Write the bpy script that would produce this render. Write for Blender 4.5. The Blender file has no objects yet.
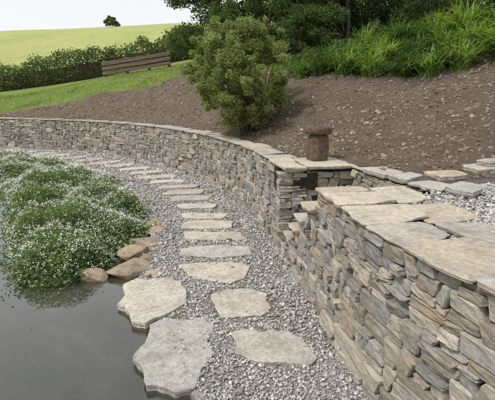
import bpy, math, numpy as np
from mathutils import Vector
R=np.random.default_rng(7)
scn=bpy.context.scene
COL=scn.collection
# ---------------------------------------------------------------- mesh helpers
def mk(name,V,F,mat,smooth=False,parent=None,attrs=None):
    V=np.asarray(V,dtype=np.float32).reshape(-1,3)
    if not isinstance(F,list): F=[F]
    F=[np.asarray(f,dtype=np.int32) for f in F if len(f)]
    me=bpy.data.meshes.new(name)
    me.vertices.add(len(V)); me.vertices.foreach_set("co",V.ravel())
    nf=sum(len(f) for f in F)
    me.loops.add(sum(f.size for f in F)); me.loops.foreach_set("vertex_index",np.concatenate([f.ravel() for f in F]))
    me.polygons.add(nf)
    tot=np.concatenate([np.full(len(f),f.shape[1],dtype=np.int32) for f in F])
    st=np.concatenate([[0],np.cumsum(tot)[:-1]]).astype(np.int32)
    me.polygons.foreach_set("loop_start",st)
    me.polygons.foreach_set("use_smooth",np.full(nf,bool(smooth),dtype=bool))
    me.update(calc_edges=True); me.validate()
    if smooth=='auto': me.set_sharp_from_angle(angle=math.radians(28))
    if attrs:
        for k,a in attrs.items():
            at=me.attributes.new(k,'FLOAT','POINT'); at.data.foreach_set("value",np.asarray(a,dtype=np.float32))
    me.materials.append(mat)
    ob=bpy.data.objects.new(name,me); COL.objects.link(ob)
    if parent: ob.parent=parent
    return ob
def merge(parts):
    V=[];F={};o=0
    for v,f in parts:
        fs=f if isinstance(f,list) else [f]
        for g in fs:
            g=np.asarray(g); F.setdefault(g.shape[1],[]).append(g+o)
        V.append(v); o+=len(v)
    return np.concatenate(V),[np.concatenate(x) for x in F.values()]
def empty(name):
    e=bpy.data.objects.new(name,None); COL.objects.link(e); return e
class VN:
    def __init__(s,seed):
        s.t=np.random.default_rng(seed).random((256,256))
    def __call__(s,x,y):
        xi=np.floor(x).astype(int);yi=np.floor(y).astype(int);fx=x-xi;fy=y-yi
        fx=fx*fx*(3-2*fx);fy=fy*fy*(3-2*fy);t=s.t
        a=t[xi&255,yi&255];b=t[(xi+1)&255,yi&255];c=t[xi&255,(yi+1)&255];d=t[(xi+1)&255,(yi+1)&255]
        return (a*(1-fx)+b*fx)*(1-fy)+(c*(1-fx)+d*fx)*fy
vn=VN(1);vn2=VN(2)
def fbm(x,y,o=4):
    r=0;a=.5
    for i in range(o): r=r+a*vn(x*2**i+i*17.3,y*2**i+i*5.1);a*=.5
    return r
def sinnoise(P,seed,freq=3.,n=7):
    r=np.random.default_rng(seed);o=np.zeros(len(P))
    for i in range(n):
        k=r.normal(size=3)*freq; o+=np.sin(P@k+r.random()*6.28)
    return o/n**.5
def ico(sub):
    import bmesh
    bm=bmesh.new(); bmesh.ops.create_icosphere(bm,subdivisions=sub,radius=1)
    V=np.array([v.co[:] for v in bm.verts]);F=np.array([[v.index for v in f.verts] for f in bm.faces]);bm.free()
    return V,F
def rotmats(n,rng=R,tilt=None):
    q=rng.normal(size=(n,4));
    if tilt is not None:
        a=rng.random(n)*math.pi*2; q=np.stack([np.cos(a/2),rng.normal(size=n)*tilt,rng.normal(size=n)*tilt,np.sin(a/2)],1)
    q/=np.linalg.norm(q,axis=1)[:,None];w,x,y,z=q.T
    return np.stack([1-2*(y*y+z*z),2*(x*y-z*w),2*(x*z+y*w),2*(x*y+z*w),1-2*(x*x+z*z),2*(y*z-x*w),2*(x*z-y*w),2*(y*z+x*w),1-2*(x*x+y*y)],1).reshape(n,3,3)
def inst(T,F,pos,scale,M,jit=0.):
    n=len(pos);k=len(T)
    L=T[None]*scale[:,None,:]
    if jit: L=L*(1+R.normal(size=(n,k,1))*jit)
    W=np.einsum('nij,nkj->nki',M,L)+pos[:,None,:]
    FF=(F[None]+(np.arange(n)*k)[:,None,None]).reshape(-1,F.shape[1])
    return W.reshape(-1,3),FF
def inpoly(x,y,poly):
    c=np.zeros(len(x),bool);n=len(poly)
    for i in range(n):
        x1,y1=poly[i];x2,y2=poly[(i+1)%n]
        if y1==y2: continue
        m=((y1>y)!=(y2>y))&(x<(x2-x1)*(y-y1)/(y2-y1)+x1); c^=m
    return c
def crom(pts,per=12):
    P=np.array(pts,float);P=np.vstack([2*P[0]-P[1],P,2*P[-1]-P[-2]]);o=[]
    for i in range(1,len(P)-2):
        for j in range(per):
            t=j/per;p0,p1,p2,p3=P[i-1:i+3]
            o.append(.5*((2*p1)+(-p0+p2)*t+(2*p0-5*p1+4*p2-p3)*t*t+(-p0+3*p1-3*p2+p3)*t**3))
    o.append(P[-2]);return np.array(o)
class Curve:
    def __init__(s,pts,per=12):
        s.P=crom(pts,per);d=np.linalg.norm(np.diff(s.P,axis=0),axis=1);s.S=np.concatenate([[0],np.cumsum(d)]);s.L=s.S[-1]
    def pos(s,u): return np.stack([np.interp(u,s.S,s.P[:,0]),np.interp(u,s.S,s.P[:,1])],-1)
    def tan(s,u):
        t=s.pos(np.minimum(u+.12,s.L))-s.pos(np.maximum(u-.12,0)); return t/np.linalg.norm(t,axis=-1,keepdims=True)
    def nor(s,u):
        t=s.tan(u); return np.stack([t[...,1],-t[...,0]],-1)
# ---------------------------------------------------------------- materials
class NT:
    def __init__(s,name):
        s.m=bpy.data.materials.new(name); s.m.use_nodes=True; s.t=s.m.node_tree; s.n=s.t.nodes
        s.b=s.n["Principled BSDF"]; s.out=s.n["Material Output"]; s.tc=s.add("ShaderNodeTexCoord"); s.geo=s.add("ShaderNodeNewGeometry")
    def add(s,ty,**k):
        x=s.n.new(ty)
        for a,b in k.items(): setattr(x,a,b)
        return x
    def l(s,a,b): s.t.links.new(a,b)
    def noise(s,scale,detail=6,rough=.6,stretch=None,dist=0):
        x=s.add("ShaderNodeTexNoise"); x.inputs["Scale"].default_value=scale; x.inputs["Detail"].default_value=detail; x.inputs["Roughness"].default_value=rough; x.inputs["Distortion"].default_value=dist
        if stretch:
            m=s.add("ShaderNodeMapping"); m.inputs["Scale"].default_value=stretch; s.l(s.tc.outputs["Object"],m.inputs[0]); s.l(m.outputs[0],x.inputs[0])
        else: s.l(s.tc.outputs["Object"],x.inputs[0])
        return x.outputs[0]
    def ramp(s,fac,stops,interp='LINEAR'):
        r=s.add("ShaderNodeValToRGB"); e=r.color_ramp.elements; r.color_ramp.interpolation=interp
        while len(e)<len(stops): e.new(.5)
        for i,(p,c) in enumerate(stops):
            e[i].position=p; e[i].color=(*c,1) if len(c)==3 else c
        s.l(fac,r.inputs[0]); return r.outputs[0]
    def mix(s,f,a,b,mode='MIX'):
        x=s.add("ShaderNodeMix",data_type='RGBA',blend_type=mode)
        for sock,v in ((x.inputs[0],f),(x.inputs[6],a),(x.inputs[7],b)):
            if isinstance(v,(int,float)): sock.default_value=v
            elif isinstance(v,tuple): sock.default_value=(*v,1)
            else: s.l(v,sock)
        return x.outputs[2]
    def math(s,op,a,b=0.):
        x=s.add("ShaderNodeMath",operation=op)
        for sock,v in ((x.inputs[0],a),(x.inputs[1],b)):
            if isinstance(v,(int,float)): sock.default_value=v
            else: s.l(v,sock)
        return x.outputs[0]
    def bump(s,h,st=.5,dist=.01):
        x=s.add("ShaderNodeBump"); x.inputs["Strength"].default_value=st; x.inputs["Distance"].default_value=dist; s.l(h,x.inputs["Height"]); s.l(x.outputs[0],s.b.inputs["Normal"]); return x
    def fin(s,col,rough=.85,spec=.3):
        if isinstance(col,tuple): s.b.inputs["Base Color"].default_value=(*col,1)
        else: s.l(col,s.b.inputs["Base Color"])
        s.b.inputs["Roughness"].default_value=rough; s.b.inputs["Specular IOR Level"].default_value=spec; return s.m
    def attr(s,n):
        x=s.add("ShaderNodeAttribute",attribute_name=n); return x.outputs["Fac"]
def m_wallstone(name):
    k=NT(name); r=k.geo.outputs["Random Per Island"]
    base=k.ramp(r,[(0,(.25,.22,.175)),(.11,(.34,.30,.245)),(.23,(.225,.21,.185)),(.34,(.40,.355,.285)),(.46,(.285,.265,.23)),(.57,(.43,.39,.325)),(.66,(.22,.21,.195)),(.75,(.31,.26,.195)),(.83,(.34,.32,.285)),(.92,(.27,.255,.235))],'CONSTANT')
    n1=k.noise(8,8,.65,(1,1,3.)); n2=k.noise(45,6,.7,(1,1,2.))
    c=k.mix(.75,base,k.ramp(n1,[(.25,(.48,.46,.44)),(.5,(.97,.97,.97)),(.75,(1.38,1.34,1.27))]),'MULTIPLY')
    c=k.mix(.6,c,k.ramp(n2,[(.3,(.48,.48,.48)),(.7,(1.4,1.4,1.4))]),'MULTIPLY')
    c=k.mix(k.ramp(k.noise(5,6,.7),[(.54,(0,0,0)),(.66,(.5,.5,.5))]),c,(.38,.365,.33))
    c=k.mix(k.ramp(k.noise(3.3,5,.6),[(.58,(0,0,0)),(.73,(.35,.35,.35))]),c,(.31,.215,.135))
    k.bump(k.math('ADD',k.math('MULTIPLY',n1,1.),k.math('MULTIPLY',n2,.5)),.9,.012)
    return k.fin(c,.85,.25)
def m_slab(name,cols,rust=.45):
    k=NT(name); r=k.geo.outputs["Random Per Island"]
    n=len(cols); base=k.ramp(r,[(i/n,c) for i,c in enumerate(cols)],'CONSTANT') if n>1 else k.mix(0.,cols[0],cols[0])
    n1=k.noise(3.2,10,.7,dist=.5); n2=k.noise(26,8,.75); n3=k.noise(110,4,.6)
    c=k.mix(.85,base,k.ramp(n1,[(.28,(.55,.54,.53)),(.5,(1,1,1)),(.72,(1.3,1.24,1.14))]),'MULTIPLY')
    c=k.mix(.7,c,k.ramp(n2,[(.3,(.45,.45,.45)),(.7,(1.34,1.34,1.34))]),'MULTIPLY')
    c=k.mix(k.ramp(k.noise(6,6,.75),[(.54,(0,0,0)),(.68,(rust,rust,rust))]),c,(.40,.31,.20))
    c=k.mix(k.ramp(k.noise(8,9,.8),[(.55,(0,0,0)),(.62,(.5,.5,.5))]),c,(.22,.21,.19))
    c=k.mix(k.ramp(k.noise(16,8,.8,(1,1.3,1)),[(.60,(0,0,0)),(.66,(.55,.55,.55))]),c,(.58,.56,.50))
    q=k.math('SNAP',k.math('MULTIPLY',n1,1.),.07)
    h=k.math('ADD',k.math('ADD',k.math('MULTIPLY',n1,.5),k.math('MULTIPLY',q,1.)),k.math('ADD',k.math('MULTIPLY',n2,.4),k.math('MULTIPLY',n3,.08)))
    k.bump(h,.9,.022)
    return k.fin(c,.8,.25)
def m_pebble(name):
    k=NT(name); r=k.geo.outputs["Random Per Island"]
    base=k.ramp(r,[(0,(.26,.25,.235)),(.17,(.43,.41,.385)),(.32,(.36,.33,.305)),(.46,(.51,.49,.46)),(.58,(.21,.205,.20)),(.67,(.42,.375,.345)),(.79,(.60,.58,.55)),(.86,(.34,.335,.325)),(.93,(.46,.44,.415))],'CONSTANT')
    c=k.mix(.4,base,k.ramp(k.noise(160,3,.6),[(.3,(.6,.6,.6)),(.7,(1.35,1.35,1.35))]),'MULTIPLY')
    c=k.mix(.6,c,k.ramp(k.noise(1.3,4,.6),[(.3,(.8,.78,.75)),(.65,(1.12,1.12,1.1))]),'MULTIPLY')
    return k.fin(c,.8,.3)
def m_leaf(name,cols,trans=.35,rough=.55,patch=None,lo=.55,hi=1.4):
    k=NT(name); r=k.geo.outputs["Random Per Island"]; n=len(cols)
    c=k.ramp(r,[(i/(n-1),x) for i,x in enumerate(cols)])
    c=k.mix(.8,c,k.ramp(k.noise(patch or 1.2,4,.6),[(.3,(lo,lo*1.05,lo)),(.5,(1,1,1)),(.7,(hi,hi*.97,hi*.85))]),'MULTIPLY')
    k.fin(c,rough,.35)
    t=k.add("ShaderNodeBsdfTranslucent"); hs=k.mix(1.,c,(1.5,1.7,.8),'MULTIPLY'); k.l(hs,t.inputs[0])
    mx=k.add("ShaderNodeMixShader"); mx.inputs[0].default_value=trans; k.l(k.b.outputs[0],mx.inputs[1]); k.l(t.outputs[0],mx.inputs[2]); k.l(mx.outputs[0],k.out.inputs[0])
    return k.m
def m_plain(name,c1,c2,scale=5,bump=.5,dist=.02,rough=.9,stretch=None):
    k=NT(name); n=k.noise(scale,8,.65,stretch); c=k.ramp(n,[(.3,c1),(.7,c2)]); k.bump(n,bump,dist); return k.fin(c,rough,.2)
WALL=m_wallstone("drystone"); CORE=m_plain("wall_core_soil",(.02,.017,.014),(.05,.04,.03),20)
TAN=[(.49,.45,.375),(.54,.50,.43),(.46,.435,.385),(.51,.465,.38),(.55,.515,.45)]
COPE=m_slab("coping_stone",[(.46,.405,.32),(.52,.47,.38),(.43,.40,.345),(.49,.42,.32),(.45,.43,.385)])
PSTONE=m_slab("stepping_slab",TAN,.25); GREYSLAB=m_slab("grey_slab",[(.41,.395,.36)],.3)
PEB=m_pebble("gravel_pebbles")
# ---------------------------------------------------------------- layout curves
EDGE=[(3.5,-3),(2.6,-1.25),(1.85,0),(1.12,1.45),(.80,2.3),(.683,3.0),(.56,3.73),(.465,4.44),(.35,5.2),(.17,6.02),(-.14,7.1),(-.73,8.5),(-1.49,9.87),(-2.59,11.35),(-3.86,12.6),(-5.26,13.7),(-7.06,14.7),(-9.8,15.6),(-13,16.3),(-18,17)]
EC=Curve(EDGE)
LEFT=[(-.05,-3),(-.05,0),(-.12,1.5),(-.2,2.0),(-.35,2.3),(-.62,2.75),(-.82,3.2),(-1.12,3.85),(-1.3,4.3),(-1.38,5),(-1.46,5.7),(-1.75,6.5),(-2.3,7.7),(-2.95,8.8),(-3.8,9.9),(-4.9,11.0),(-6.2,12.0),(-8.2,12.9),(-12,14.0),(-18,15)]
LC=Curve(LEFT)
WZ=-.045
def s_at_y(y): i=np.argmin(abs(EC.P[:,1]-y)); return EC.S[i]
# ---------------------------------------------------------------- ground heightfield
ctrl=[]
for y in (-3,-1,0,1,2,3): ctrl.append((EC.pos(s_at_y(y))[0]+.5,y,1.08))
for s in np.linspace(s_at_y(3.6),EC.L,26):
    p=EC.pos(s)+EC.nor(s)*.5; ctrl.append((p[0],p[1],1.08))
ctrl+=[(2.5,0,1.1),(4,0,1.15),(2.5,2,1.1),(3,3.3,1.12),(5,2.5,1.2),(1.8,3.9,1.14),(2.6,4.2,1.2),(7,0,1.4),(7,3,1.6),(7,-4,1.3),
(4.84,8,2.6),(3.42,8,2.15),(1.93,9.5,2.42),(.84,10.5,2.42),(-2.1,15.5,2.84),(-.6,12.6,2.5),(-6.4,17.5,2.05),(-8.2,17.5,1.6),(-11.2,18,1.25),(-18,18.5,1.1),
(5.5,10,3.4),(3.5,10,2.9),(2,12,3.0),(7.5,8,3.2),(9,5,2.6),(5,14,3.8),(12,14,4.6),(10,9,3.9),(-16.6,27,2.2),(-10.5,27,3.0),(-7.76,22,2.93),(-4.17,22,3.43),(-4.6,26,4.0),(-8,26.5,3.4),(-30,28,2),
(0,20,3.9),(5,30,6),(20,30,8),(-20,55,7.2),(-37,55,6.5),(-8,55,9),(-53,90,15.4),(-31.6,90,16.1),(-15.5,90,17),(15,90,18),(80,90,19),(-100,90,14),(-60,30,2),(0,160,20),(-150,160,18),(150,160,22),(60,30,9),(40,0,5),(40,-40,4),(10,-30,1.5)]
ctrl=np.array(ctrl,float)
def rbf_fit(C,eps=.25):
    n=len(C);D=np.sqrt(((C[:,None,:2]-C[None,:,:2])**2).sum(-1)+eps**2)
    A=np.zeros((n+3,n+3));A[:n,:n]=D;A[:n,n]=1;A[:n,n+1:]=C[:,:2];A[n,:n]=1;A[n+1:,:n]=C[:,:2].T
    return np.linalg.solve(A,np.concatenate([C[:,2],np.zeros(3)]))
W_=rbf_fit(ctrl)
def hraw(x,y,eps=.25):
    o=np.zeros(len(x));n=len(ctrl)
    for i in range(0,len(x),20000):
        X=x[i:i+20000];Y=y[i:i+20000]
        D=np.sqrt((X[:,None]-ctrl[None,:,0])**2+(Y[:,None]-ctrl[None,:,1])**2+eps**2)
        o[i:i+20000]=D@W_[:n]+W_[n]+W_[n+1]*X+W_[n+2]*Y
    return o
DS=np.linspace(0,EC.L,500);DP=EC.pos(DS);DN=EC.nor(DS)
ext0=DP[0]+np.outer(np.linspace(1,700,60)**1,-EC.tan(0.)) ; ext1=DP[-1]+np.outer(np.linspace(1,700,60),np.array([-1,.03]))
AP=np.vstack([DP,ext0,ext1]);AN=np.vstack([DN,np.repeat(DN[:1],60,0),np.repeat(np.array([[.03,1.]]),60,0)])
def sdist(x,y):
    o=np.zeros(len(x))
    for i in range(0,len(x),8000):
        X=np.stack([x[i:i+8000],y[i:i+8000]],1);d=((X[:,None]-AP[None])**2).sum(-1);j=d.argmin(1)
        o[i:i+8000]=((X-AP[j])*AN[j]).sum(1)
    return o
def grassmask(x,y):
    l=np.interp(x,[-40,-18,-11.2,-8.2,-6.4,-2.1,.2,3,6,15],[17.8,17.6,17.8,17.6,17.5,15.6,13.2,12.5,12,11])
    return np.clip((y-l+.5*(fbm(x*1.3,y*1.3)-.5))/.25,0,1)
def height(x,y):
    z=hraw(x,y); r=np.hypot(x,y); far=np.clip((r-150)/100,0,1); z=z*(1-far)+19*far
    sd=sdist(x,y); g=grassmask(x,y)
    soil=(1-g)*np.clip((sd-.5)/.6,0,1)*(y>3.9)
    z=z+soil*((fbm(x*1.1,y*1.1)-.5)*.15+(fbm(x*5,y*5,3)-.45)*.09)
    zi=-.5+np.clip((-x-15)/6,0,1)*.9+np.clip((-6-y)/5,0,1)*.9
    z=np.where(sd>.2,z,zi)
    stair=(sd>.2)&(y>3.5)&(y<4.85)&(x<np.interp(y,[3.5,4.1,4.75],[1.72,1.47,1.33]))
    return np.where(stair,-.05,z),sd,g
def axis(a,b,d,lo,hi,g=1.18):
    m=list(np.arange(a,b,d));s=d;v=m[-1]
    while v<hi: s*=g;v+=s;m.append(v)
    s=d;v=m[0];pre=[]
    while v>lo: s*=g;v-=s;pre.append(v)
    return np.array(pre[::-1]+m)
gx=axis(-14,6.5,.08,-700,700);gy=axis(-1.5,19,.08,-700,700)
X,Y=np.meshgrid(gx,gy,indexing='ij');x=X.ravel();y=Y.ravel()
z,sd,gm=height(x,y)
nx,ny=len(gx),len(gy);I=np.arange(nx*ny).reshape(nx,ny)
F=np.stack([I[:-1,:-1],I[1:,:-1],I[1:,1:],I[:-1,1:]],-1).reshape(-1,4)
terr=((y<3.75+.06*x+.15*(fbm(x*3,y*3)-.5)))&(sd>.2)
inner=(sd<=.2)&(x>-15)&(y>-7)
k=NT("ground")
ns=k.noise(2.2,8,.65);nf=k.noise(24,8,.75);nf2=k.noise(90,5,.7)
soil=k.mix(.75,k.ramp(ns,[(.3,(.145,.110,.080)),(.55,(.20,.155,.115)),(.75,(.26,.207,.157))]),k.ramp(nf,[(.3,(.5,.5,.5)),(.7,(1.4,1.4,1.4))]),'MULTIPLY')
soil=k.mix(.6,soil,k.ramp(nf2,[(.35,(.55,.55,.55)),(.65,(1.4,1.4,1.4))]),'MULTIPLY')
ng=k.noise(.35,6,.7);ng2=k.noise(7,6,.8)
grass=k.mix(.8,k.ramp(ng,[(.3,(.14,.20,.045)),(.5,(.20,.27,.065)),(.7,(.27,.31,.11))]),k.ramp(ng2,[(.3,(.55,.6,.5)),(.7,(1.35,1.3,1.2))]),'MULTIPLY')
field=k.mix(.7,k.ramp(k.noise(.06,5,.6),[(.3,(.30,.35,.11)),(.6,(.38,.40,.15)),(.75,(.43,.43,.20))]),k.ramp(k.noise(1.5,5,.7,(1,.3,1)),[(.3,(.75,.75,.75)),(.7,(1.15,1.15,1.15))]),'MULTIPLY')
grass=k.mix(k.attr("field"),grass,field)
c=k.mix(k.attr("grass"),soil,grass)
v=k.add("ShaderNodeTexVoronoi");v.inputs["Scale"].default_value=55;k.l(k.tc.outputs["Object"],v.inputs[0])
gr=k.mix(.8,k.ramp(k.noise(120,3),[(.3,(.20,.19,.18)),(.7,(.46,.44,.41))]),k.ramp(v.outputs["Distance"],[(0,(1.1,1.1,1.1)),(.7,(.3,.3,.3))]),'MULTIPLY')
c=k.mix(k.attr("gravel"),c,gr); c=k.mix(k.attr("mud"),c,(.05,.045,.03))
k.bump(k.math('ADD',nf,k.math('ADD',k.math('MULTIPLY',ng2,.6),k.math('MULTIPLY',nf2,.35))),1.,.05)
GROUND=k.fin(c,.95,.15)
ground=mk("ground",np.stack([x,y,z],1),F,GROUND,True,attrs={"grass":np.where(inner,0,np.maximum(gm,(x<-14)*(sd<.2)*1.)),"gravel":terr*1.,"mud":inner*1.,"field":np.clip((y-29)/3,0,1)})
def hz(x,y):
    return height(np.atleast_1d(np.asarray(x,float)),np.atleast_1d(np.asarray(y,float)))[0]
# ---------------------------------------------------------------- gravel path
n=260
si=np.linspace(0,1,n);A=LC.pos(si*LC.L);B=EC.pos(si*EC.L)+EC.nor(si*EC.L)*.08
cols=[(-.24,-.5),(-.14,-.26),(-.06,-.06)];rows=[]
for i in range(n):
    d=B[i]-A[i];L=np.linalg.norm(d);d=d/L;r=[]
    w=.14*(fbm(np.array([i*.35]),np.array([3.]))[0]-.5)
    for o,zz in cols: p=A[i]+d*(o+w);r.append((p[0],p[1],zz))
    for t in np.linspace(0,1,14):
        p=A[i]+d*w*(1-t)+(B[i]-A[i])*t;r.append((p[0],p[1],.012*(vn(np.array([p[0]*2]),np.array([p[1]*2]))[0]-.5)-.004))
    rows.append(r)
rows=np.array(rows);m=rows.shape[1];I=np.arange(n*m).reshape(n,m)
F=np.stack([I[:-1,:-1],I[:-1,1:],I[1:,1:],I[1:,:-1]],-1).reshape(-1,4)
k=NT("gravel_bed")
v=k.add("ShaderNodeTexVoronoi");v.inputs["Scale"].default_value=60;k.l(k.tc.outputs["Object"],v.inputs[0])
sp=k.add("ShaderNodeSeparateColor");k.l(v.outputs["Color"],sp.inputs[0])
gr=k.ramp(sp.outputs[0],[(0,(.20,.195,.18)),(.3,(.38,.36,.335)),(.6,(.32,.30,.28)),(1,(.51,.49,.455))])
gr=k.mix(.8,gr,k.ramp(v.outputs["Distance"],[(0,(1.05,1.05,1.05)),(.7,(.28,.28,.28))]),'MULTIPLY')
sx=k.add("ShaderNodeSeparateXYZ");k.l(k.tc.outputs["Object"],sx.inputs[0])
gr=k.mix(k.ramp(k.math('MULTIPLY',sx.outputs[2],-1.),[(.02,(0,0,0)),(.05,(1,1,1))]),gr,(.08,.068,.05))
k.bump(v.outputs["Distance"],1.,-.01)
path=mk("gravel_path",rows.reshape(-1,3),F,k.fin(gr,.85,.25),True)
poly=np.vstack([LC.P,(EC.P+EC.nor(EC.S)*.03)[::-1]])
IV,IF=ico(1)
def scatter(poly,x0,x1,y0,y1,n):
    x=R.uniform(x0,x1,n);y=R.uniform(y0,y1,n);k=inpoly(x,y,poly);return x[k],y[k]
ringp=(-.07,3.45)
parts=[]
for (y0,y1,size,dens) in ((1.6,3.2,.0072,4600),(3.2,5,.0082,3600),(5,8,.0105,1900),(8,11.5,.0145,1000),(11.5,14.5,.018,600)):
    x0,x1=(-1.6,1.3) if y1<6 else ((-2.8,.6) if y1<9 else ((-6,-.2) if y1<12 else (-11,-2)))
    px,py=scatter(poly,x0,x1,y0,y1,int((x1-x0)*(y1-y0)*dens))
    rr=np.hypot((px-ringp[0])/1.25,py-ringp[1]); kk=(rr>.30)|(R.random(len(px))<.25);px=px[kk];py=py[kk]
    nn=len(px);sz=size*np.exp(R.normal(size=nn)*.38)
    sc=np.stack([sz*R.uniform(.8,1.4,nn),sz*R.uniform(.7,1.1,nn),sz*R.uniform(.5,.85,nn)],1)
    pos=np.stack([px,py,sz*R.uniform(.1,.9,nn)],1)
    parts.append(inst(IV,IF,pos,sc,rotmats(nn,tilt=.25),.13))
tp=[(1.2,1.4),(4.2,1.2),(4.2,3.9),(1.95,3.72),(1.62,3.62),(1.2,3.48)]
px,py=scatter(tp,1.2,4.2,1.2,4,9*2600);nn=len(px);sz=.0095*np.exp(R.normal(size=nn)*.35)
pz=hz(px,py);pos=np.stack([px,py,pz+sz*R.uniform(.1,.9,nn)],1)
parts2=[inst(IV,IF,pos,np.stack([sz*1.2,sz*.9,sz*.7],1),rotmats(nn,tilt=.25),.13)]
V,F=merge(parts);mk("pebbles",V,F,PEB,False,path)
V,F=merge(parts2);mk("terrace_gravel",V,F,PEB,False)
# ---------------------------------------------------------------- slabs
def slab(poly,z0,z1,seed=0,rough=.008,N=96,und=.006):
    P=np.array(poly,float);c=P.mean(0);Q=np.vstack([P,P[:1]]);d=np.linalg.norm(np.diff(Q,axis=0),axis=1);S=np.concatenate([[0],np.cumsum(d)])
    u=np.linspace(0,S[-1],N,endpoint=False);o=np.stack([np.interp(u,S,Q[:,0]),np.interp(u,S,Q[:,1])],1)
    r=np.random.default_rng(seed)
    def jag(k):
        kn=r.normal(size=k);x=np.arange(N)/N*k;i=x.astype(int)%k;f=x-np.floor(x);return kn[i]*(1-f)+kn[(i+1)%k]*f
    K0=max(8,int(S[-1]/.09))
    dirs=(o-c)/np.linalg.norm(o-c,axis=1)[:,None];o=o+dirs*((jag(K0)*.7+jag(K0*2+3)*.35+r.normal(size=N)*.08)*rough)[:,None]
    V=[];h=z1-z0;bev=np.clip(.003+abs(jag(K0*2))*.005,0,.016)[:,None]
    R0=np.linalg.norm(o-c,axis=1)[:,None]
    for sc,zz,j,bb in ((.93,z0,.3,0),(.965,z0+h*.3,.8,0),(.985,z0+h*.34,.8,0),(.98,z0+h*.66,.8,0),(1.0,z0+h*.7,.6,0),(1.0,z1-.006,.3,0),(1.,z1-.001,0,1),(.93,z1,0,0),(.72,z1,0,0),(.45,z1,0,0),(.2,z1,0,0),(0,z1,0,0)):
        p=c+(o-c)*(sc-(bev/R0 if bb else 0))+dirs*(jag(K0*2)*rough*.35*j)[:,None]
        top=zz>=z1-.002
        un=sinnoise(np.c_[p,np.zeros(N)],seed+5,4)*und
        zz=zz+(un+sinnoise(np.c_[p,np.zeros(N)],seed+6,18)*und*.25 if top else (un if j==.3 and zz>z0 else un*.4))
        V.append(np.c_[p,np.broadcast_to(zz,N)])
    K=len(V);V=np.concatenate(V);I=np.arange(K*N).reshape(K,N)
    F=np.stack([I[:-1],np.roll(I,-1,1)[:-1],np.roll(I,-1,1)[1:],I[1:]],-1).reshape(-1,4)
    return V,F
def blob(cx,cy,w,d,ang=0,seed=0):
    r=np.random.default_rng(seed+900)
    q=[(-1,-1),(1,-1),(1,1),(-1,1)];pts=[]
    for i,(a,b) in enumerate(q):
        a=a*r.uniform(.80,1.05);b=b*r.uniform(.78,1.06);c1=r.uniform(.02,.3);c2=r.uniform(.1,.5)
        if i in (0,2): pts+= [(a,b*(1-c2)),(a*(1-c1),b)]
        else: pts+= [(a*(1-c1),b),(a,b*(1-c2))]
        if i in (0,2): pts.append((r.uniform(-.3,.3),b*r.uniform(.95,1.12)))
    P=np.array(pts)*np.array([w/2,d/2]);c,s=math.cos(ang),math.sin(ang);return np.c_[cx+P[:,0]*c-P[:,1]*s,cy+P[:,0]*s+P[:,1]*c]
st=[[(-.14,2.92),(-.02,2.99),(.14,2.95),(.33,2.97),(.45,2.86),(.50,2.74),(.55,2.60),(.47,2.51),(.29,2.54),(.06,2.55),(-.10,2.65),(-.09,2.78)],
[(-.38,3.59),(-.30,3.66),(-.20,3.73),(.06,3.70),(.20,3.62),(.19,3.48),(.23,3.34),(.13,3.21),(-.07,3.20),(-.24,3.17),(-.30,3.32),(-.34,3.43)],
[(-.82,4.31),(-.70,4.40),(-.45,4.41),(-.19,4.42),(.03,4.28),(.0,4.10),(-.03,3.96),(-.19,3.85),(-.47,3.95),(-.68,4.07)],
[(-.91,4.82),(-.51,4.96),(.01,4.89),(.06,4.62),(-.41,4.53),(-.86,4.6)]]
for i,(cx,cy,w,d,a) in enumerate([(-.5,5.31,.96,.36,0),(-.64,5.81,.8,.36,-.05),(-.73,6.31,.82,.35,0),(-.92,6.86,.8,.35,.05),(-1.13,7.39,.85,.35,.1),(-1.33,7.9,.86,.36,.15),(-1.52,8.42,.88,.36,.15),(-1.9,8.95,.88,.36,.25),(-2.26,9.5,.9,.38,.35),(-2.65,10.05,.9,.38,.4),(-3.1,10.6,.9,.38,.45),(-3.66,11.12,.9,.38,.5),(-4.28,11.63,.9,.38,.6),(-4.95,12.1,.9,.38,.7),(-5.6,12.55,.9,.38,.8),(-6.35,13.0,.9,.38,.9),(-7.1,13.4,.9,.38,1.),(-7.9,13.75,.9,.38,1.1),(-8.8,14.05,.9,.38,1.2)]):
    st.append(blob(cx,cy,w,d,a,i))
for i,p in enumerate(st):
    V,F=slab(p,-.03,.024+.006*R.random()+(.014 if i>6 else 0),i+1,.010,130);mk("stepping_stone",V,F,PSTONE,'auto')
V,F=slab(np.array([ringp+(np.array(q)-ringp)*1.22 for q in st[1]]),-.02,.005,77,.03,und=.004);mk("damp_soil_patch",V,F,m_plain("damp_soil",(.10,.085,.07),(.22,.19,.16),30),True)
V,F=slab([(-1.36,3.84),(-1.24,3.97),(-1.10,3.93),(-.92,3.97),(-.74,3.87),(-.66,3.70),(-.60,3.46),(-.70,3.26),(-.84,3.16),(-.92,3.07),(-1.06,3.12),(-1.13,3.30),(-1.29,3.42),(-1.27,3.62)],-.075,.022,31,.013,170,und=.010);mk("pond_edge_slab",V,F,m_slab("edge_slab_tan",[(.51,.475,.405)],.3),'auto')
V,F=slab([(-.86,3.04),(-.76,3.18),(-.60,3.14),(-.44,3.19),(-.29,3.06),(-.34,2.86),(-.28,2.62),(-.35,2.48),(-.36,2.29),(-.50,2.24),(-.64,2.33),(-.72,2.31),(-.80,2.50),(-.91,2.60),(-.84,2.80)],-.075,.026,32,.013,170,und=.012);mk("pond_edge_slab",V,F,GREYSLAB,'auto')
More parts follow.
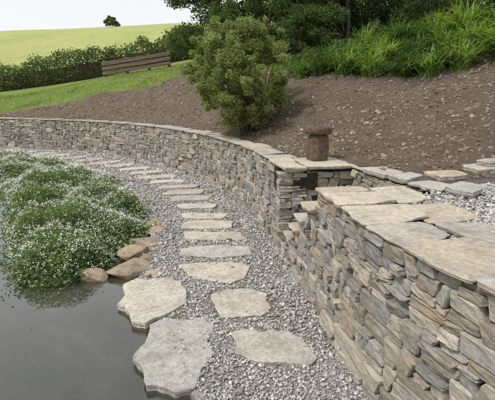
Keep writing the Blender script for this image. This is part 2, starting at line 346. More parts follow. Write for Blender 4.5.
# ---------------------------------------------------------------- rocks
RV,RF=ico(4)
def rock(c,sx,sy,sz,seed,ang=0):
    r=np.random.default_rng(seed);V=RV.copy()
    for i in range(14):
        nrm=r.normal(size=3);nrm/=np.linalg.norm(nrm);d=r.uniform(.55,.88);q=V@nrm;V=V-np.outer(np.maximum(q-d,0),nrm)*.95
    V=V*(1+.06*sinnoise(V,seed,4)[:,None]+.02*sinnoise(V,seed+1,14)[:,None])
    V=V*np.array([sx,sy,sz]);c_,s_=math.cos(ang),math.sin(ang)
    V=np.c_[V[:,0]*c_-V[:,1]*s_,V[:,0]*s_+V[:,1]*c_,V[:,2]]+np.array(c);return V,RF
ROCK=m_slab("rock",[(.36,.285,.19),(.41,.34,.25),(.32,.26,.19)])
for i,(a,b,sx,sy,sz,an) in enumerate([(-1.40,4.22,.36,.24,.12,.15),(-1.48,4.72,.24,.18,.11,0),(-1.45,5.12,.24,.17,.11,.5),(-1.40,5.6,.18,.14,.08,0),(-1.52,5.95,.18,.14,.08,.3),(-1.12,4.12,.14,.1,.05,.2),(-1.78,4.08,.2,.15,.08,0),(-2.35,7.5,.2,.15,.09,.5),(-2.95,8.5,.26,.2,.1,.6),(-3.35,9.1,.22,.2,.08,.2),(-1.85,6.8,.13,.11,.06,.2),(-1.28,4.52,.14,.1,.07,.9)]):
    V,F=rock((a,b,-.01),sx,sy,sz,40+i,an);mk("pond_edge_rock",V,F,ROCK,'auto')
# ---------------------------------------------------------------- dry stone walls
g=np.array([-1,-.8,-.25,.3,.82,1.]);
def boxT(g):
    n=len(g);idx={};V=[];F=[]
    def vi(i,j,k):
        if (i,j,k) not in idx: idx[(i,j,k)]=len(V);V.append((g[i],g[j],g[k]))
        return idx[(i,j,k)]
    for a in range(n-1):
        for b in range(n-1):
            for e in (0,n-1):
                q=[(a,b),(a+1,b),(a+1,b+1),(a,b+1)]
                if e: q=q[::-1]
                F.append([vi(e,p[0],p[1]) for p in q][::-1])
                F.append([vi(p[0],e,p[1]) for p in q])
                F.append([vi(p[0],p[1],e) for p in q][::-1])
    V=np.array(V);ex=(abs(V)>.99).sum(1);V[ex==2]*=.95;V[ex==3]*=.9
    return V,np.array(F)
BT=boxT(g);BTS=boxT(np.array([-1,-.7,.7,1.]))
def pack(L,H,rng,wm=.2,hm=.062):
    ds=.015;nb=int(L/ds);top=np.zeros(nb);Hs=np.array([H((i+.5)*ds) for i in range(nb)]);out=[]
    for it in range(60000):
        rem=np.where(top<Hs-.012,top,9);i=rem.argmin()
        if rem[i]>8: break
        b=top[i];j=i
        while j+1<nb and abs(top[j+1]-b)<.008 and abs(Hs[j+1]-Hs[i])<.01: j+=1
        run=j-i+1
        lh=top[i-1]-b if i>0 else .1;rh=top[j+1]-b if j+1<nb else .1
        big=rng.random()<.10
        h=float(np.clip(hm*np.exp(rng.normal()*.55)*(1.9 if big else 1),.018,.17))
        w=int(max(.08,wm*np.exp(rng.normal()*.5)*(h/hm)**.15)/ds)
        if run-w<int(.08/ds): w=run
        if w*ds<.075: h=max(.02,min(max(lh,.0),max(rh,.0),.12)) if min(lh,rh)>.02 else max(h,.02)
        for q in (lh,rh):
            if abs(q-h)<.013 and q>.018: h=q
        room=Hs[i]-b
        if room-h<.025: h=room
        if h>.19: h=room/2
        h=max(h,.012)
        out.append((i*ds,(i+w)*ds,b,b+h));top[i:i+w]=b+h
    return np.array(out)
def build_stones(C,s0,s1,H,rng,wm=.2,hm=.062,depth=.16,batter=.07,T=BT):
    st=pack(s1-s0,lambda s:H(s+s0),rng,wm,hm)
    sc=(st[:,0]+st[:,1])/2+s0;w=st[:,1]-st[:,0];h=st[:,3]-st[:,2];zc=(st[:,2]+st[:,3])/2
    n=len(st);p=C.pos(sc);t=C.tan(sc);nr=C.nor(sc)
    prot=rng.normal(size=n)*.012
    TV,TF=T;k=len(TV);x=TV[None,:,0];y=TV[None,:,1];z=TV[None,:,2]
    J=rng.normal(size=(n,8,1))
    a=(w/2-.002)[:,None]*x+ (h/2)[:,None]*np.clip(J[:,0],-1.5,1.5)*.26*z*abs(x)+ (h/2)[:,None]*J[:,1]*.15*x*z
    cz=(h/2-.0012)[:,None]*z*(1+.09*J[:,2]*x-.06*abs(J[:,5])*x*x)+(h/2)[:,None]*.08*J[:,3]*x
    b=(depth/2)*y+ (y<0)*(prot[:,None]+J[:,4]*.007*x+J[:,6]*.005*z)
    jit=rng.normal(size=(n,k,3))*.0022*np.array([1,1,.7]);a=a+jit[...,0];b=b+jit[...,1]*1.6;cz=cz+jit[...,2]
    off=batter*zc[:,None]+depth/2+b
    Wv=np.zeros((n,k,3))
    Wv[...,0]=p[:,0:1]+t[:,0:1]*a+nr[:,0:1]*off
    Wv[...,1]=p[:,1:2]+t[:,1:2]*a+nr[:,1:2]*off
    Wv[...,2]=zc[:,None]+cz-.01
    F=(TF[None]+(np.arange(n)*k)[:,None,None]).reshape(-1,4)
    return Wv.reshape(-1,3),F
def core(C,s0,s1,H,th,batter=.07,ins=.05):
    n=max(4,int((s1-s0)/.05));s=np.linspace(s0,s1,n);p=C.pos(s);nr=C.nor(s);Hh=np.array([H(q) for q in s])-.015
    L=[];
    for o,zz in ((ins,np.full(n,-.1)),(ins+batter,Hh),(th,Hh),(th,np.full(n,-.1))):
        q=p+nr*o;L.append(np.c_[q,zz])
    V=np.stack(L,1).reshape(-1,3);I=np.arange(n*4).reshape(n,4)
    F=np.stack([I[:-1],np.roll(I,-1,1)[:-1],np.roll(I,-1,1)[1:],I[1:]],-1).reshape(-1,4)
    caps=np.array([I[0],I[-1][::-1]])
    return V,[F,caps]
def coping(C,s0,s1,ztop,wid,rng,th=.05,lm=.42,over=.03,batter=.07,lmax=.8):
    s=s0;parts=[]
    while s<s1-.1:
        L=float(np.clip(lm*np.exp(rng.normal()*.35),.18,lmax))
        if s+L>s1-.18: L=s1-s
        w=wid*rng.uniform(.8,1.12);o0=batter*1.1-over+rng.normal()*.012
        sk=rng.normal()*.04
        pts=[]
        for a,b in ((.01,.03),(.06,0),(.4,-.01),(.7,.0),(.95,0),(.995,.04),(1.0,.5),(.97,1),(.6,1.03),(.2,1),(0.01,.5)):
            ss=s+L*a+rng.normal()*.008*(0<a<1)+sk*b;q=C.pos(ss)+C.nor(ss)*(o0+b*w+rng.normal()*.010);pts.append(q)
        zt=ztop(s+L/2)+rng.normal()*.006;t=th*rng.uniform(.75,1.3)
        parts.append(slab(pts,ztop(s+L/2)-th*1.05,zt-th+t,int(rng.integers(1e6)),.007,96,.004));s+=L+.005
    return merge(parts)
rng=np.random.default_rng(11)
sN0=s_at_y(-.8);sN1=s_at_y(3.55);sF0=s_at_y(4.66);sF1=EC.L-.3
steps=[(3.55,3.80,.95),(3.80,4.05,.76),(4.05,4.28,.57),(4.28,4.5,.38),(4.5,4.68,.19)]
def Hn(s):
    if s<=sN1: return 1.125
    yy=EC.pos(s)[1]
    for a,b,h in steps:
        if yy<b: return h-.045
    return .12
near=empty("dry_stone_wall")
V,F=build_stones(EC,sN0,s_at_y(4.66),Hn,rng,.21,.056);mk("face_stones",V,F,WALL,False,near)
V,F=core(EC,sN0,s_at_y(4.66),Hn,.5);mk("rubble_core",V,F,CORE,False,near)
V,F=coping(EC,sN0,sN1,lambda s:1.155,.50,rng,.034,.38,lmax=.5);mk("coping_stones",V,F,COPE,'auto',near)
V,F=coping(EC,s_at_y(1.9),sN1,lambda s:1.135,.42,rng,.034,.4,over=-.50,batter=.07);mk("inner_coping_stones",V,F,COPE,'auto',near)
sp=[]
for a,b,h in steps:
    sa,sb=s_at_y(a)-.02,s_at_y(b)+.03;pts=[]
    for q,o in ((0,-.06),(.5,-.07),(1,-.06),(1,.3),(1,.75),(.5,.76),(0,.75),(0,.3)):
        s=sa+(sb-sa)*q;pts.append(EC.pos(s)+EC.nor(s)*(o+.05))
    sp.append(slab(pts,h-.045,h,int(h*100),.008,96,.004))
V,F=merge(sp);steps_o=mk("stone_steps",V,F,COPE,'auto')
sp=[]
for a,b,h in steps:
    sa,sb=s_at_y(a),s_at_y(b);v=[]
    for s,o in ((sa,.2),(sb,.2),(sb,.78),(sa,.78)):
        q=EC.pos(s)+EC.nor(s)*o;v+= [(q[0],q[1],-.05),(q[0],q[1],h-.05)]
    sp.append((np.array(v),np.array([[0,2,3,1],[2,4,5,3],[4,6,7,5],[6,0,1,7],[1,3,5,7]])))
V,F=merge(sp);mk("step_fill",V,F,CORE,False,steps_o)
far=empty("dry_stone_wall")
H1=lambda s:1.08
sm=s_at_y(9.5)
V1=build_stones(EC,sF0,sm,H1,rng,.20,.058);V2=build_stones(EC,sm,sF1,H1,rng,.24,.07,T=BTS)
V,F=merge([V1,V2]);mk("face_stones",V,F,WALL,False,far)
V,F=core(EC,sF0,sF1,H1,.45);mk("rubble_core",V,F,CORE,False,far)
V,F=coping(EC,sF0-.03,sF1,lambda s:1.115,.42,rng,.034,.5);mk("coping_stones",V,F,COPE,'auto',far)
PC=Curve([(1.36,4.78),(.9,4.72),(.385,4.64)],8)
V,F=build_stones(PC,0,PC.L,H1,rng,.19,.056,batter=.03);mk("pier_stones",V,F,WALL,False,far)
V,F=core(PC,.02,PC.L-.1,H1,.7,.03);mk("pier_core",V,F,CORE,False,far)
V,F=coping(PC,-.0,PC.L-.06,lambda s:1.15,.62,rng,.036,.5,batter=.03);mk("pier_coping",V,F,COPE,'auto',far)
side=empty("dry_stone_wall")
SC=Curve([(1.95,3.25),(1.7,3.6),(1.45,4.1),(1.28,4.75)],8)
V,F=build_stones(SC,0,SC.L,lambda s:1.12,rng,.19,.056,batter=.02);mk("face_stones",V,F,WALL,False,side)
V,F=core(SC,0,SC.L,lambda s:1.12,.3,.02);mk("rubble_core",V,F,CORE,False,side)
V,F=coping(SC,0,SC.L,lambda s:1.17,.34,rng,.038,.42,batter=.02);mk("coping_stones",V,F,COPE,'auto',side)
for i,(a,b,w,d,an) in enumerate([(2.1,4.0,.42,.26,.2),(2.62,4.2,.5,.3,.3),(2.75,4.25,.4,.25,.1),(3.3,4.3,.5,.3,0)]):
    zz=hz(a,b)[0];zz+= .05*(i==2)
    V,F=slab(blob(a,b,w,d,an,i+60),zz-.02,zz+.05,90+i,.01);mk("flat_stone",V,F,COPE,'auto')
# ---------------------------------------------------------------- staddle stone on the wall
def ringobj(rings,N=28,seed=0):
    r=np.random.default_rng(seed);a=np.arange(N)/N*2*math.pi;V=[]
    for rad,zz,pp in rings:
        x=np.sign(np.cos(a))*abs(np.cos(a))**pp*rad;y=np.sign(np.sin(a))*abs(np.sin(a))**pp*rad
        V.append(np.c_[x,y,np.full(N,zz)]+r.normal(size=(N,3))*.0035)
    V=np.concatenate(V);K=len(rings);I=np.arange(K*N).reshape(K,N)
    F=np.stack([I[:-1],np.roll(I,-1,1)[:-1],np.roll(I,-1,1)[1:],I[1:]],-1).reshape(-1,4);return V,F
stad=empty("staddle_stone")
SM=m_plain("staddle_rock",(.05,.038,.030),(.19,.135,.092),18,.9,.025)
V,F=ringobj([(0,0,.6),(.118,0,.5),(.122,.03,.5),(.125,.12,.5),(.120,.2,.5),(.115,.30,.5),(.108,.335,.55),(.09,.345,.6),(.07,.37,.8)],seed=1);mk("body",V,F,SM,True,stad)
V,F=ringobj([(0.05,.355,.8),(.11,.352,.75),(.15,.362,.7),(.160,.375,.65),(.162,.42,.65),(.155,.45,.65),(.13,.462,.7),(.08,.466,.9),(0,.467,1)],seed=2);mk("cap",V,F,SM,True,stad)
stad.location=(.94,5.2,1.145);stad.rotation_euler=(0,0,.4)
# ---------------------------------------------------------------- pond
k=NT("pond_water")
c=k.ramp(k.noise(.9,7,.7,dist=.6),[(.3,(.020,.022,.015)),(.5,(.036,.037,.027)),(.7,(.062,.060,.045))])
k.bump(k.noise(3.5,3,.5),.02,.02)
k.fin(c,.01,.5);k.b.inputs["IOR"].default_value=1.5;k.b.inputs["Coat Weight"].default_value=1.;k.b.inputs["Coat Roughness"].default_value=.01;k.b.inputs["Coat IOR"].default_value=1.5
xs=np.linspace(-16,1,40);ys=np.linspace(-6,15,40);X,Y=np.meshgrid(xs,ys,indexing='ij');I=np.arange(1600).reshape(40,40)
F=np.stack([I[:-1,:-1],I[1:,:-1],I[1:,1:],I[:-1,1:]],-1).reshape(-1,4)
pond=mk("pond_water",np.c_[X.ravel(),Y.ravel(),np.full(1600,WZ)],F,k.m,True)
# ---------------------------------------------------------------- leaves
def leaves(pos,size,asp,upbias,rng,fold=.25):
    n=len(pos);d=rng.normal(size=(n,3));d[:,2]*=.6;d/=np.linalg.norm(d,axis=1)[:,None]
    nr=rng.normal(size=(n,3))*(1-upbias);nr[:,2]+=upbias*1.6;nr-= (nr*d).sum(1)[:,None]*d;nr/=np.linalg.norm(nr,axis=1)[:,None]
    s=np.cross(nr,d);L=size[:,None];w=L*asp
    v=np.stack([pos-d*L*.5,pos+s*w*.5+nr*L*fold*.3,pos+d*L*.5-nr*L*.1,pos-s*w*.5+nr*L*fold*.3],1).reshape(-1,3)
    return v,np.arange(n*4).reshape(n,4)
VEG=[(-2.65,3.95),(-2.3,3.82),(-1.95,3.85),(-1.75,4.2),(-1.6,4.75),(-1.55,5.2),(-1.52,5.7),(-1.68,6.4),(-2.15,7.3),(-2.75,8.3),(-3.6,9.4),(-4.7,10.5),(-6.2,11.5),(-8.5,12.2),(-9.5,11),(-7.6,9.6),(-5.9,8.8),(-4.9,7.6),(-3.95,6.0),(-3.2,4.8)]
VC=np.vstack([VEG,VEG[:1]]);dd=np.linalg.norm(np.diff(VC,axis=0),axis=1);SS=np.concatenate([[0],np.cumsum(dd)]);uu=np.linspace(0,SS[-1],400);VB=np.c_[np.interp(uu,SS,VC[:,0]),np.interp(uu,SS,VC[:,1])]
def vegh(x,y):
    d=np.full(len(x),9.)
    for i in range(0,len(x),20000): d[i:i+20000]=np.sqrt(((np.c_[x[i:i+20000],y[i:i+20000]][:,None]-VB[None])**2).sum(-1)).min(1)
    e=np.clip(d/.4,0,1)**.5
    m=np.clip(fbm(x*1.5+3,y*1.5,2)*1.9-.35,0,1)
    return e*(.13+.40*m+.16*vn2(x*3.2,y*3.2)+.10*vn(x*8,y*8)),d
parts=[];rng=np.random.default_rng(5)
for y0,y1,dn,sz in ((3.7,6,3800,.037),(6,8.5,2200,.045),(8.5,12.3,1200,.057)):
    x0,x1=-9.5,-1.4
    if y1<=6: x0=-4.2
    elif y1<9: x0=-6.5
    xx,yy=scatter([tuple(q) for q in VEG],x0,x1,y0,y1,int((x1-x0)*(y1-y0)*dn))
    edge=rng.normal(size=(len(xx),2))*.075;xx=xx+edge[:,0];yy=yy+edge[:,1]
    h,d=vegh(xx,yy);q=rng.random(len(xx))**.45;zz=-.1+h*(q*.78+.28)+rng.normal(size=len(xx))*.03
    parts.append(leaves(np.c_[xx,yy,np.maximum(zz,WZ+.005)],sz*rng.uniform(.45,1.35,len(xx)),.62,.3,rng))
V,F=merge(parts)
veg=mk("watercress",V,F,m_leaf("cress_leaf",[(.075,.115,.038),(.13,.19,.065),(.21,.27,.10),(.11,.17,.055)],.3,.5,2.5,.6,1.35),False)
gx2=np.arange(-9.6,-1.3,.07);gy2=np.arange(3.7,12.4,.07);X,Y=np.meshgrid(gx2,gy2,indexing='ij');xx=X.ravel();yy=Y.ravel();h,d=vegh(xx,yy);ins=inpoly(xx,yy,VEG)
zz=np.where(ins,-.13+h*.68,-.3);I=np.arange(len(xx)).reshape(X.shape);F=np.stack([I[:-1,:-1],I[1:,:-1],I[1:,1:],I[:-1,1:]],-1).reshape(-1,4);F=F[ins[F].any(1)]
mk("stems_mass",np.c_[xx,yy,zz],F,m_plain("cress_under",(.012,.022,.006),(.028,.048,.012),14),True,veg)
xx,yy=scatter([tuple(q) for q in VEG],-9.5,-1.4,3.7,12.3,72*640)
kk=rng.random(len(xx))<np.clip((fbm(xx*2.3+9,yy*2.3,3)-.26)*3.0,.15,.95);xx,yy=xx[kk],yy[kk];h,d=vegh(xx,yy);n=len(xx)
cw=rng.integers(3,8,n);cx=np.repeat(xx,cw);cy=np.repeat(yy,cw);ch=np.repeat(h,cw);n=len(cx);sg=.013+.003*np.maximum(cy-5,0)
pos=np.c_[cx+rng.normal(size=n)*sg,cy+rng.normal(size=n)*sg,-.1+ch*1.06+.035+rng.normal(size=n)*.012]
V,F=leaves(pos,rng.uniform(.008,.017,n)*(1+np.maximum(cy-6,0)*.10),.9,.6,rng)
mk("flowers",V,F,m_plain("petal_white",(.66,.66,.58),(.84,.84,.78),4,.0),False,veg)
n=420;xx=rng.uniform(-3,-.3,n);yy=rng.uniform(2.0,4.3,n)
V,F=leaves(np.c_[xx,yy,np.full(n,WZ+.004)],rng.uniform(.004,.02,n),.4,1.,rng,0.);mk("floating_leaves",V,F,m_plain("debris",(.14,.15,.07),(.32,.28,.18),9,.2))
# ---------------------------------------------------------------- woody plants
BARK=m_plain("bark",(.05,.04,.03),(.13,.10,.075),30,.8,.02,stretch=(1,1,.3))
def tube(p0,p1,r0,r1,seed,n=7,N=8,bend=.12):
    r=np.random.default_rng(seed);p0=np.array(p0,float);p1=np.array(p1,float);t=np.linspace(0,1,n)[:,None]
    L=np.linalg.norm(p1-p0);off=r.normal(size=3)*bend*L;c=p0+(p1-p0)*t+off*np.sin(t*math.pi);a=np.arange(N)/N*2*math.pi
    d=(p1-p0)/L;u=np.cross(d,[.3,.9,.1]);u/=np.linalg.norm(u);v=np.cross(d,u)
    rr=(r0+(r1-r0)*t);V=(c[:,None,:]+(np.cos(a)[:,None]*u+np.sin(a)[:,None]*v)[None]*rr[:,:,None]).reshape(-1,3)
    I=np.arange(n*N).reshape(n,N);F=np.stack([I[:-1],np.roll(I,-1,1)[:-1],np.roll(I,-1,1)[1:],I[1:]],-1).reshape(-1,4);return V,F
def clumps(cent,rad,nl,size,rng,squash=.8,up=.35,asp=.5):
    parts=[]
    for c,r in zip(cent,rad):
        n=int(nl*(r/np.mean(rad))**2);d=rng.normal(size=(n,3));d/=np.linalg.norm(d,axis=1)[:,None]
        q=rng.random(n)**.35;bump=1+.22*sinnoise(d*2.2,int(rng.integers(1e6)),2.2)
        p=np.array(c)+d*(q*r*bump)[:,None]*np.array([1,1,squash])
        parts.append(leaves(p,size*rng.uniform(.6,1.3,n),asp,up,rng))
    return merge(parts)
def plant(name,base,cent,rad,nl,size,mat,trunks,rng,bend=.12,**kw):
    e=empty(name);tp=[]
    for i,(b,t,r0,r1) in enumerate(trunks): tp.append(tube(b,t,r0,r1,i+int(abs(base[0])*10)%97,bend=bend))
    V,F=merge(tp);mk("trunk_and_limbs",V,F,BARK,True,e)
    V,F=clumps(cent,rad,nl,size,rng,**kw);mk("foliage",V,F,mat,False,e);return e
rng=np.random.default_rng(21)
SH=m_leaf("shrub_leaf",[(.13,.17,.05),(.21,.25,.08),(.29,.315,.125),(.36,.355,.20)],.35,.6,3.,.6,1.35)
bx,by=.0,8.6;bz=hz(bx,by)[0]
cent=[];rad=[];prof=[.42,.85,1.02,1.06,1.0,.82,.45]
for i in range(120):
    a=rng.random()*6.28;zz=rng.random();rr=np.interp(zz,np.linspace(0,1,7),prof)*.95
    q=rng.random()**.3;cent.append((bx-.12+math.cos(a)*rr*q,by+math.sin(a)*rr*q,bz+.3+zz*1.86));rad.append(rng.uniform(.11,.23))
for i in range(60):
    a=rng.random()*6.28;zz=rng.uniform(.1,.98);rr=np.interp(zz,np.linspace(0,1,7),prof)*rng.uniform(.98,1.16)
    cent.append((bx-.12+math.cos(a)*rr,by+math.sin(a)*rr,bz+.3+zz*2.02));rad.append(rng.uniform(.05,.11))
tr=[((bx+rng.normal()*.06,by+rng.normal()*.06,bz-.05),(bx-.1+rng.normal()*.4,by+rng.normal()*.4,bz+rng.uniform(.8,1.7)),.022,.008) for i in range(26)]
plant("round_shrub",(bx,by),cent,rad,380,.052,SH,tr,rng,bend=.04,squash=.9)
TL=m_leaf("tree_leaf_dark",[(.028,.048,.017),(.052,.086,.026),(.086,.125,.04),(.057,.10,.03)],.25,.6,.7)
TL2=m_leaf("tree_leaf_mid",[(.055,.09,.025),(.092,.14,.04),(.13,.18,.055)],.3,.6,.8)
def tree(name,x,y,h,r,nl,size,mat,low=.12,nc=60,ntr=1,limbs=9):
    z0=hz(x,y)[0];cent=[];rad=[]
    for i in range(nc):
        a=rng.random()*6.28;zz=rng.random();rr=r*np.interp(zz,[0,.25,.6,1],[.75,1,.9,.3]);q=rng.random()**.35
        cent.append((x+math.cos(a)*rr*q,y+math.sin(a)*rr*q,z0+h*(low+(1-low)*zz)));rad.append(r*rng.uniform(.16,.3))
    tr=[((x+rng.normal()*.1*ntr,y,z0-.2),(x+rng.normal()*.2,y+rng.normal()*.2,z0+h*.75),.16*h/6,.05)]
    for i in range(limbs):
        c=cent[int(rng.integers(nc))];hb=z0+min(h*rng.uniform(.15,.5),max(c[2]-z0-.2,.3));tr.append(((x,y,hb),c,.06*h/6,.012))
    plant(name,(x,y),cent,rad,nl,size,mat,tr,rng,bend=.07)
tree("broadleaf_tree",-1.3,18.,6.5,2.2,850,.12,TL2,.06,70)
tree("broadleaf_tree",2.2,16.5,7,2.6,850,.12,TL,.03)
tree("broadleaf_tree",6.0,16.,7,2.8,800,.12,TL,.02)
tree("broadleaf_tree",10.,14.5,7,3.0,650,.13,TL,.0)
tree("broadleaf_tree",4.,20.,8,3.2,550,.17,TL,.02)
tree("broadleaf_tree",.5,21.,8,3.0,550,.17,TL,.02)
tree("broadleaf_tree",8.5,18.5,8,3.2,450,.17,TL,.0)
tree("understorey_shrub",.9,13.6,2.2,1.3,600,.075,TL2,.02,36)
tree("understorey_shrub",-.9,15.8,2.0,1.2,600,.08,TL2,.02,36)
tree("understorey_shrub",3.0,13.0,2.6,1.6,650,.075,TL2,.02,40)
tree("understorey_shrub",5.6,12.4,2.6,1.7,650,.075,TL,.02,40)
tree("understorey_shrub",1.6,12.2,1.2,.8,450,.06,TL,.02,24)
HL=m_leaf("hedge_leaf",[(.06,.085,.03),(.10,.14,.045),(.14,.18,.065)],.25,.6,.5,.45,1.5)
HC=Curve([(-46,29),(-30,28),(-16.6,27.2),(-10.5,27.2),(-6.,26.8),(-2,26.3)],10)
n=52000;s=rng.uniform(0,HC.L,n);p=HC.pos(s);nr=HC.nor(s);zb=hz(p[:,0],p[:,1]);o=rng.uniform(-1,1,n);zz=rng.random(n)**.8
top=1.2+1.0*(fbm(s*.35,s*0+2)-.5)+.6*vn(s*1.1,s*0)+.3*vn2(s*2.6,s*0);bmp=.7+.8*(fbm(s*.7,zz*2.)-.5);sh=np.sqrt(np.clip(1-(zz-.45)**2*2.2,.15,1))
pos=np.c_[p+nr*(o*bmp*sh)[:,None],zb+zz*top+rng.normal(size=n)*.10]
V,F=leaves(pos,rng.uniform(.08,.19,n),.6,.3,rng);hedge=mk("hedge",V,F,HL)
s=np.linspace(0,HC.L,120);p=HC.pos(s);nr=HC.nor(s);zb=hz(p[:,0],p[:,1])
L=[np.c_[p+nr*o,zb+zz] for o,zz in ((-.3,-.2),(-.3,.95),(.3,.95),(.3,-.2))];V=np.stack(L,1).reshape(-1,3);I=np.arange(480).reshape(120,4)
F=np.stack([I[:-1],np.roll(I,-1,1)[:-1],np.roll(I,-1,1)[1:],I[1:]],-1).reshape(-1,4);mk("hedge_twigs",V,F,m_plain("hedge_inner",(.04,.034,.02),(.09,.078,.042),6),True,hedge)
tree("distant_tree",-29.8,92,1.9,1.7,110,.3,TL2,.0,24,limbs=3)
# ---------------------------------------------------------------- strap leaves (day lilies)
def blades(px,py,pz,L,W,rng,seg=6,lean=.7,lmin=.15):
    n=len(px);a=rng.random(n)*6.28;d=np.c_[np.cos(a),np.sin(a)];s=np.c_[-np.sin(a),np.cos(a)];ln=rng.uniform(lmin,lean,n)
    rows=[]
    for i in range(seg+1):
        t=i/seg;out=L*ln*(t**1.6)*1.05;up=L*(t-ln*.80*t**2.6);w=W*(1-t**2.2)*.5+.0004
        c=np.c_[px+d[:,0]*out,py+d[:,1]*out,pz+up]
        rows.append(np.stack([c-np.c_[s*w[:,None],np.zeros(n)],c+np.c_[s*w[:,None],np.zeros(n)]],1))
    V=np.stack(rows,1).reshape(-1,3);k=(seg+1)*2;b=np.array([[2*i,2*i+1,2*i+3,2*i+2] for i in range(seg)])
    return V,(b[None]+(np.arange(n)*k)[:,None,None]).reshape(-1,4)
DLS=[m_leaf("strap_leaf_a",[(.09,.155,.03),(.13,.22,.045),(.18,.28,.07),(.24,.33,.10)],.35,.4,1.5),
     m_leaf("strap_leaf_b",[(.05,.09,.022),(.08,.135,.033),(.11,.175,.048)],.3,.4,1.5),
     m_leaf("strap_leaf_c",[(.15,.22,.05),(.21,.29,.075),(.27,.35,.10)],.4,.4,1.5)]
for j,(a,b,r,n,L) in enumerate([(1.25,10.1,.22,90,.45),(1.75,9.85,.26,110,.5),(2.3,9.5,.28,130,.6),(2.85,9.15,.28,140,.62),(3.35,8.75,.28,150,.66),(3.85,8.45,.3,160,.7),(4.4,8.3,.3,170,.78),(4.95,8.15,.3,170,.8),(5.5,8.1,.35,170,.8),
  (2.0,10.5,.3,110,.55),(2.65,10.2,.3,130,.6),(3.25,9.75,.32,140,.7),(3.8,9.4,.32,150,.75),(4.4,9.2,.32,160,.8),(5.0,9.05,.34,160,.85),(5.6,9.0,.34,160,.85),(3.1,10.8,.32,120,.7),(3.8,10.45,.34,130,.8),(4.5,10.2,.34,140,.85),(5.2,10.05,.34,140,.9),(5.9,9.9,.34,140,.9),(4.1,11.3,.34,120,.8),(5.0,11.1,.34,120,.9)]):
    n=int(n*1.5);q=rng.random(n)**.7*r*.7;an=rng.random(n)*6.28;px=a+np.cos(an)*q+rng.normal()*.06;py=b+np.sin(an)*q;pz=hz(px,py);L*=rng.uniform(.8,1.15)
    V,F=blades(px,py,pz-.02,L*rng.uniform(.55,1.15,n)*1.2,rng.uniform(.022,.046,n),rng,lean=1.08,lmin=.22);mk("daylily_clump",V,F,DLS[[0,1,0,2,1,0,2,0][j%8]],False)
GB=m_leaf("grass_blade",[(.13,.185,.045),(.19,.26,.065),(.25,.31,.10)],.3,.5,1.)
n=26000;px=rng.uniform(-16,0.5,n);py=rng.uniform(15.3,23,n);kk=grassmask(px,py)>.4;px,py=px[kk],py[kk];pz=hz(px,py);n=len(px)
V,F=blades(px,py,pz-.01,rng.uniform(.03,.10,n)*(1+1.8*(vn(px*.7,py*.7)>.68)),rng.uniform(.012,.025,n),rng,3);mk("grass",V,F,GB)
n=9000;px=rng.uniform(-3,6,n);py=rng.uniform(10.2,14,n);kk=(py>np.interp(px,[-3,-2,.3,1.2,2,6],[15,15,11.6,10.6,10.2,9.5])+rng.normal(size=n)*.25);px,py=px[kk],py[kk];pz=hz(px,py);n=len(px)
V,F=blades(px,py,pz-.01,rng.uniform(.08,.35,n),rng.uniform(.012,.025,n),rng,3);mk("bank_grass",V,F,GB)
n=15000;px=rng.uniform(1,6,n);py=rng.uniform(8,12,n);kk=(py>np.interp(px,[1,2.3,3.4,4.9,6],[10.2,9.4,8.6,8.0,7.9])+rng.normal(size=n)*.14);px,py=px[kk],py[kk];n=len(px)
V,F=leaves(np.c_[px,py,hz(px,py)+rng.random(n)*.55*vn(px*2.5,py*2.5)],rng.uniform(.04,.11,n),.55,.4,rng);mk("bank_weeds",V,F,TL2)
n=60;cx=rng.uniform(-5,5,n);cy=rng.uniform(4.3,15,n);sdv=sdist(cx,cy);kk=(sdv>.8)&(grassmask(cx,cy)<.1);cx,cy=cx[kk],cy[kk]
m3=14;px=np.repeat(cx,m3)+rng.normal(size=len(cx)*m3)*.035;py=np.repeat(cy,m3)+rng.normal(size=len(cx)*m3)*.035
V,F=leaves(np.c_[px,py,hz(px,py)+.02],rng.uniform(.02,.05,len(px)),.5,.4,rng);mk("soil_weeds",V,F,GB)
CV,CF=ico(1)
x0=rng.uniform(-12,6,130000);y0=rng.uniform(3.9,17.5,130000);sdv=sdist(x0,y0);kk=(sdv>.48)&(grassmask(x0,y0)<.2)&((y0>4.3)|(x0>1.9))&~((x0<1.5)&(y0<5.0));x0,y0=x0[kk],y0[kk]
dens=np.where(y0<9,.9,.5)*(.35+1.1*fbm(x0*1.2,y0*1.2));kk=rng.random(len(x0))<dens;x0,y0=x0[kk],y0[kk];n=len(x0)
sz=.008*np.exp(rng.normal(size=n)*.62)*(1+y0*.04);sz=np.minimum(sz,.05)
V,F=inst(CV,CF,np.c_[x0,y0,hz(x0,y0)+sz*.05],np.c_[sz*1.2,sz,sz*.75],rotmats(n,tilt=.3),.12)
k=NT("soil_clods");c=k.ramp(k.geo.outputs["Random Per Island"],[(0,(.13,.10,.073)),(.5,(.20,.156,.115)),(.90,(.27,.218,.168)),(.975,(.38,.34,.29))]);c=k.mix(.6,c,k.ramp(k.noise(60,5,.7),[(.3,(.55,.55,.55)),(.7,(1.3,1.3,1.3))]),'MULTIPLY')
mk("soil_clods",V,F,k.fin(c,.95,.1),False)
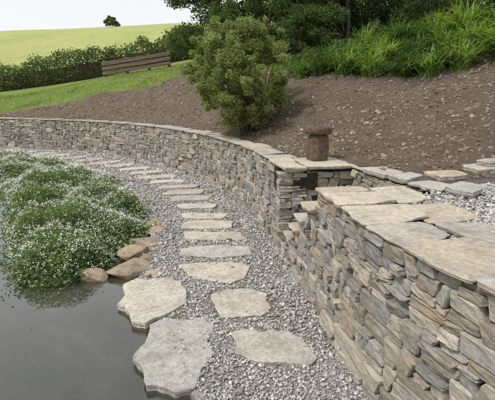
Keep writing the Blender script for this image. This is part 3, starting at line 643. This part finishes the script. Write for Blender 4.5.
# ---------------------------------------------------------------- timber fence
WD=m_plain("weathered_timber",(.10,.075,.055),(.27,.21,.16),6,.6,.02,stretch=(.4,1,5))
def box(cx,cy,cz,dx,dy,dz,ang,seed=0,tilt=0):
    V,F=BT;V=V*np.array([dx,dy,dz])/2;V=V+np.random.default_rng(seed).normal(size=V.shape)*.004;V[:,2]+=V[:,0]*tilt
    c,s=math.cos(ang),math.sin(ang);return np.c_[V[:,0]*c-V[:,1]*s+cx,V[:,0]*s+V[:,1]*c+cy,V[:,2]+cz],F
fe=empty("timber_fence")
tl=(3.5-2.97)/3.6
for i,zz in enumerate((.12,.36,.60)):
    V,F=box(-5.97,22-.02*i,3.26+zz,3.7,.09,.19,0,i,tl);mk("sleeper_board",V,F,WD,False,fe)
for i,xx in enumerate((-7.72,-6.5,-5.3,-4.22)):
    V,F=box(xx,21.9+.2,3.26+(xx+5.97)*tl+.3,.14,.14,.9,0,10+i);mk("post",V,F,WD,False,fe)
# ---------------------------------------------------------------- camera, light
cd=bpy.data.cameras.new("camera");cam=bpy.data.objects.new("camera",cd);COL.objects.link(cam);scn.camera=cam
cd.sensor_width=36;cd.lens=28.22;cd.clip_end=2500;cd.clip_start=.05
cam.location=(0,0,2);cam.rotation_euler=(math.radians(90-15.15),0,0)
el,az=math.radians(56),math.radians(-118)
dirv=Vector((math.sin(az)*math.cos(el),math.cos(az)*math.cos(el),math.sin(el)))
sd_=bpy.data.lights.new("sun",'SUN');sd_.energy=2.9;sd_.angle=math.radians(10);sd_.color=(1,.98,.95)
sun=bpy.data.objects.new("sun",sd_);COL.objects.link(sun);sun.rotation_euler=dirv.to_track_quat('Z','Y').to_euler()
w=bpy.data.worlds.new("World");scn.world=w;w.use_nodes=True;nt=w.node_tree;bg=nt.nodes["Background"]
sky=nt.nodes.new("ShaderNodeTexSky");sky.sky_type='NISHITA';sky.sun_disc=False;sky.sun_elevation=el;sky.sun_rotation=az;sky.dust_density=3.;sky.air_density=1.
mx=nt.nodes.new("ShaderNodeMix");mx.data_type='RGBA';mx.inputs[0].default_value=.75;mx.inputs[7].default_value=(9.9,9.9,9.9,1)
nt.links.new(sky.outputs[0],mx.inputs[6]);nt.links.new(mx.outputs[2],bg.inputs[0]);bg.inputs[1].default_value=.115
scn.view_settings.view_transform='Standard';scn.view_settings.look='None';scn.view_settings.exposure=0
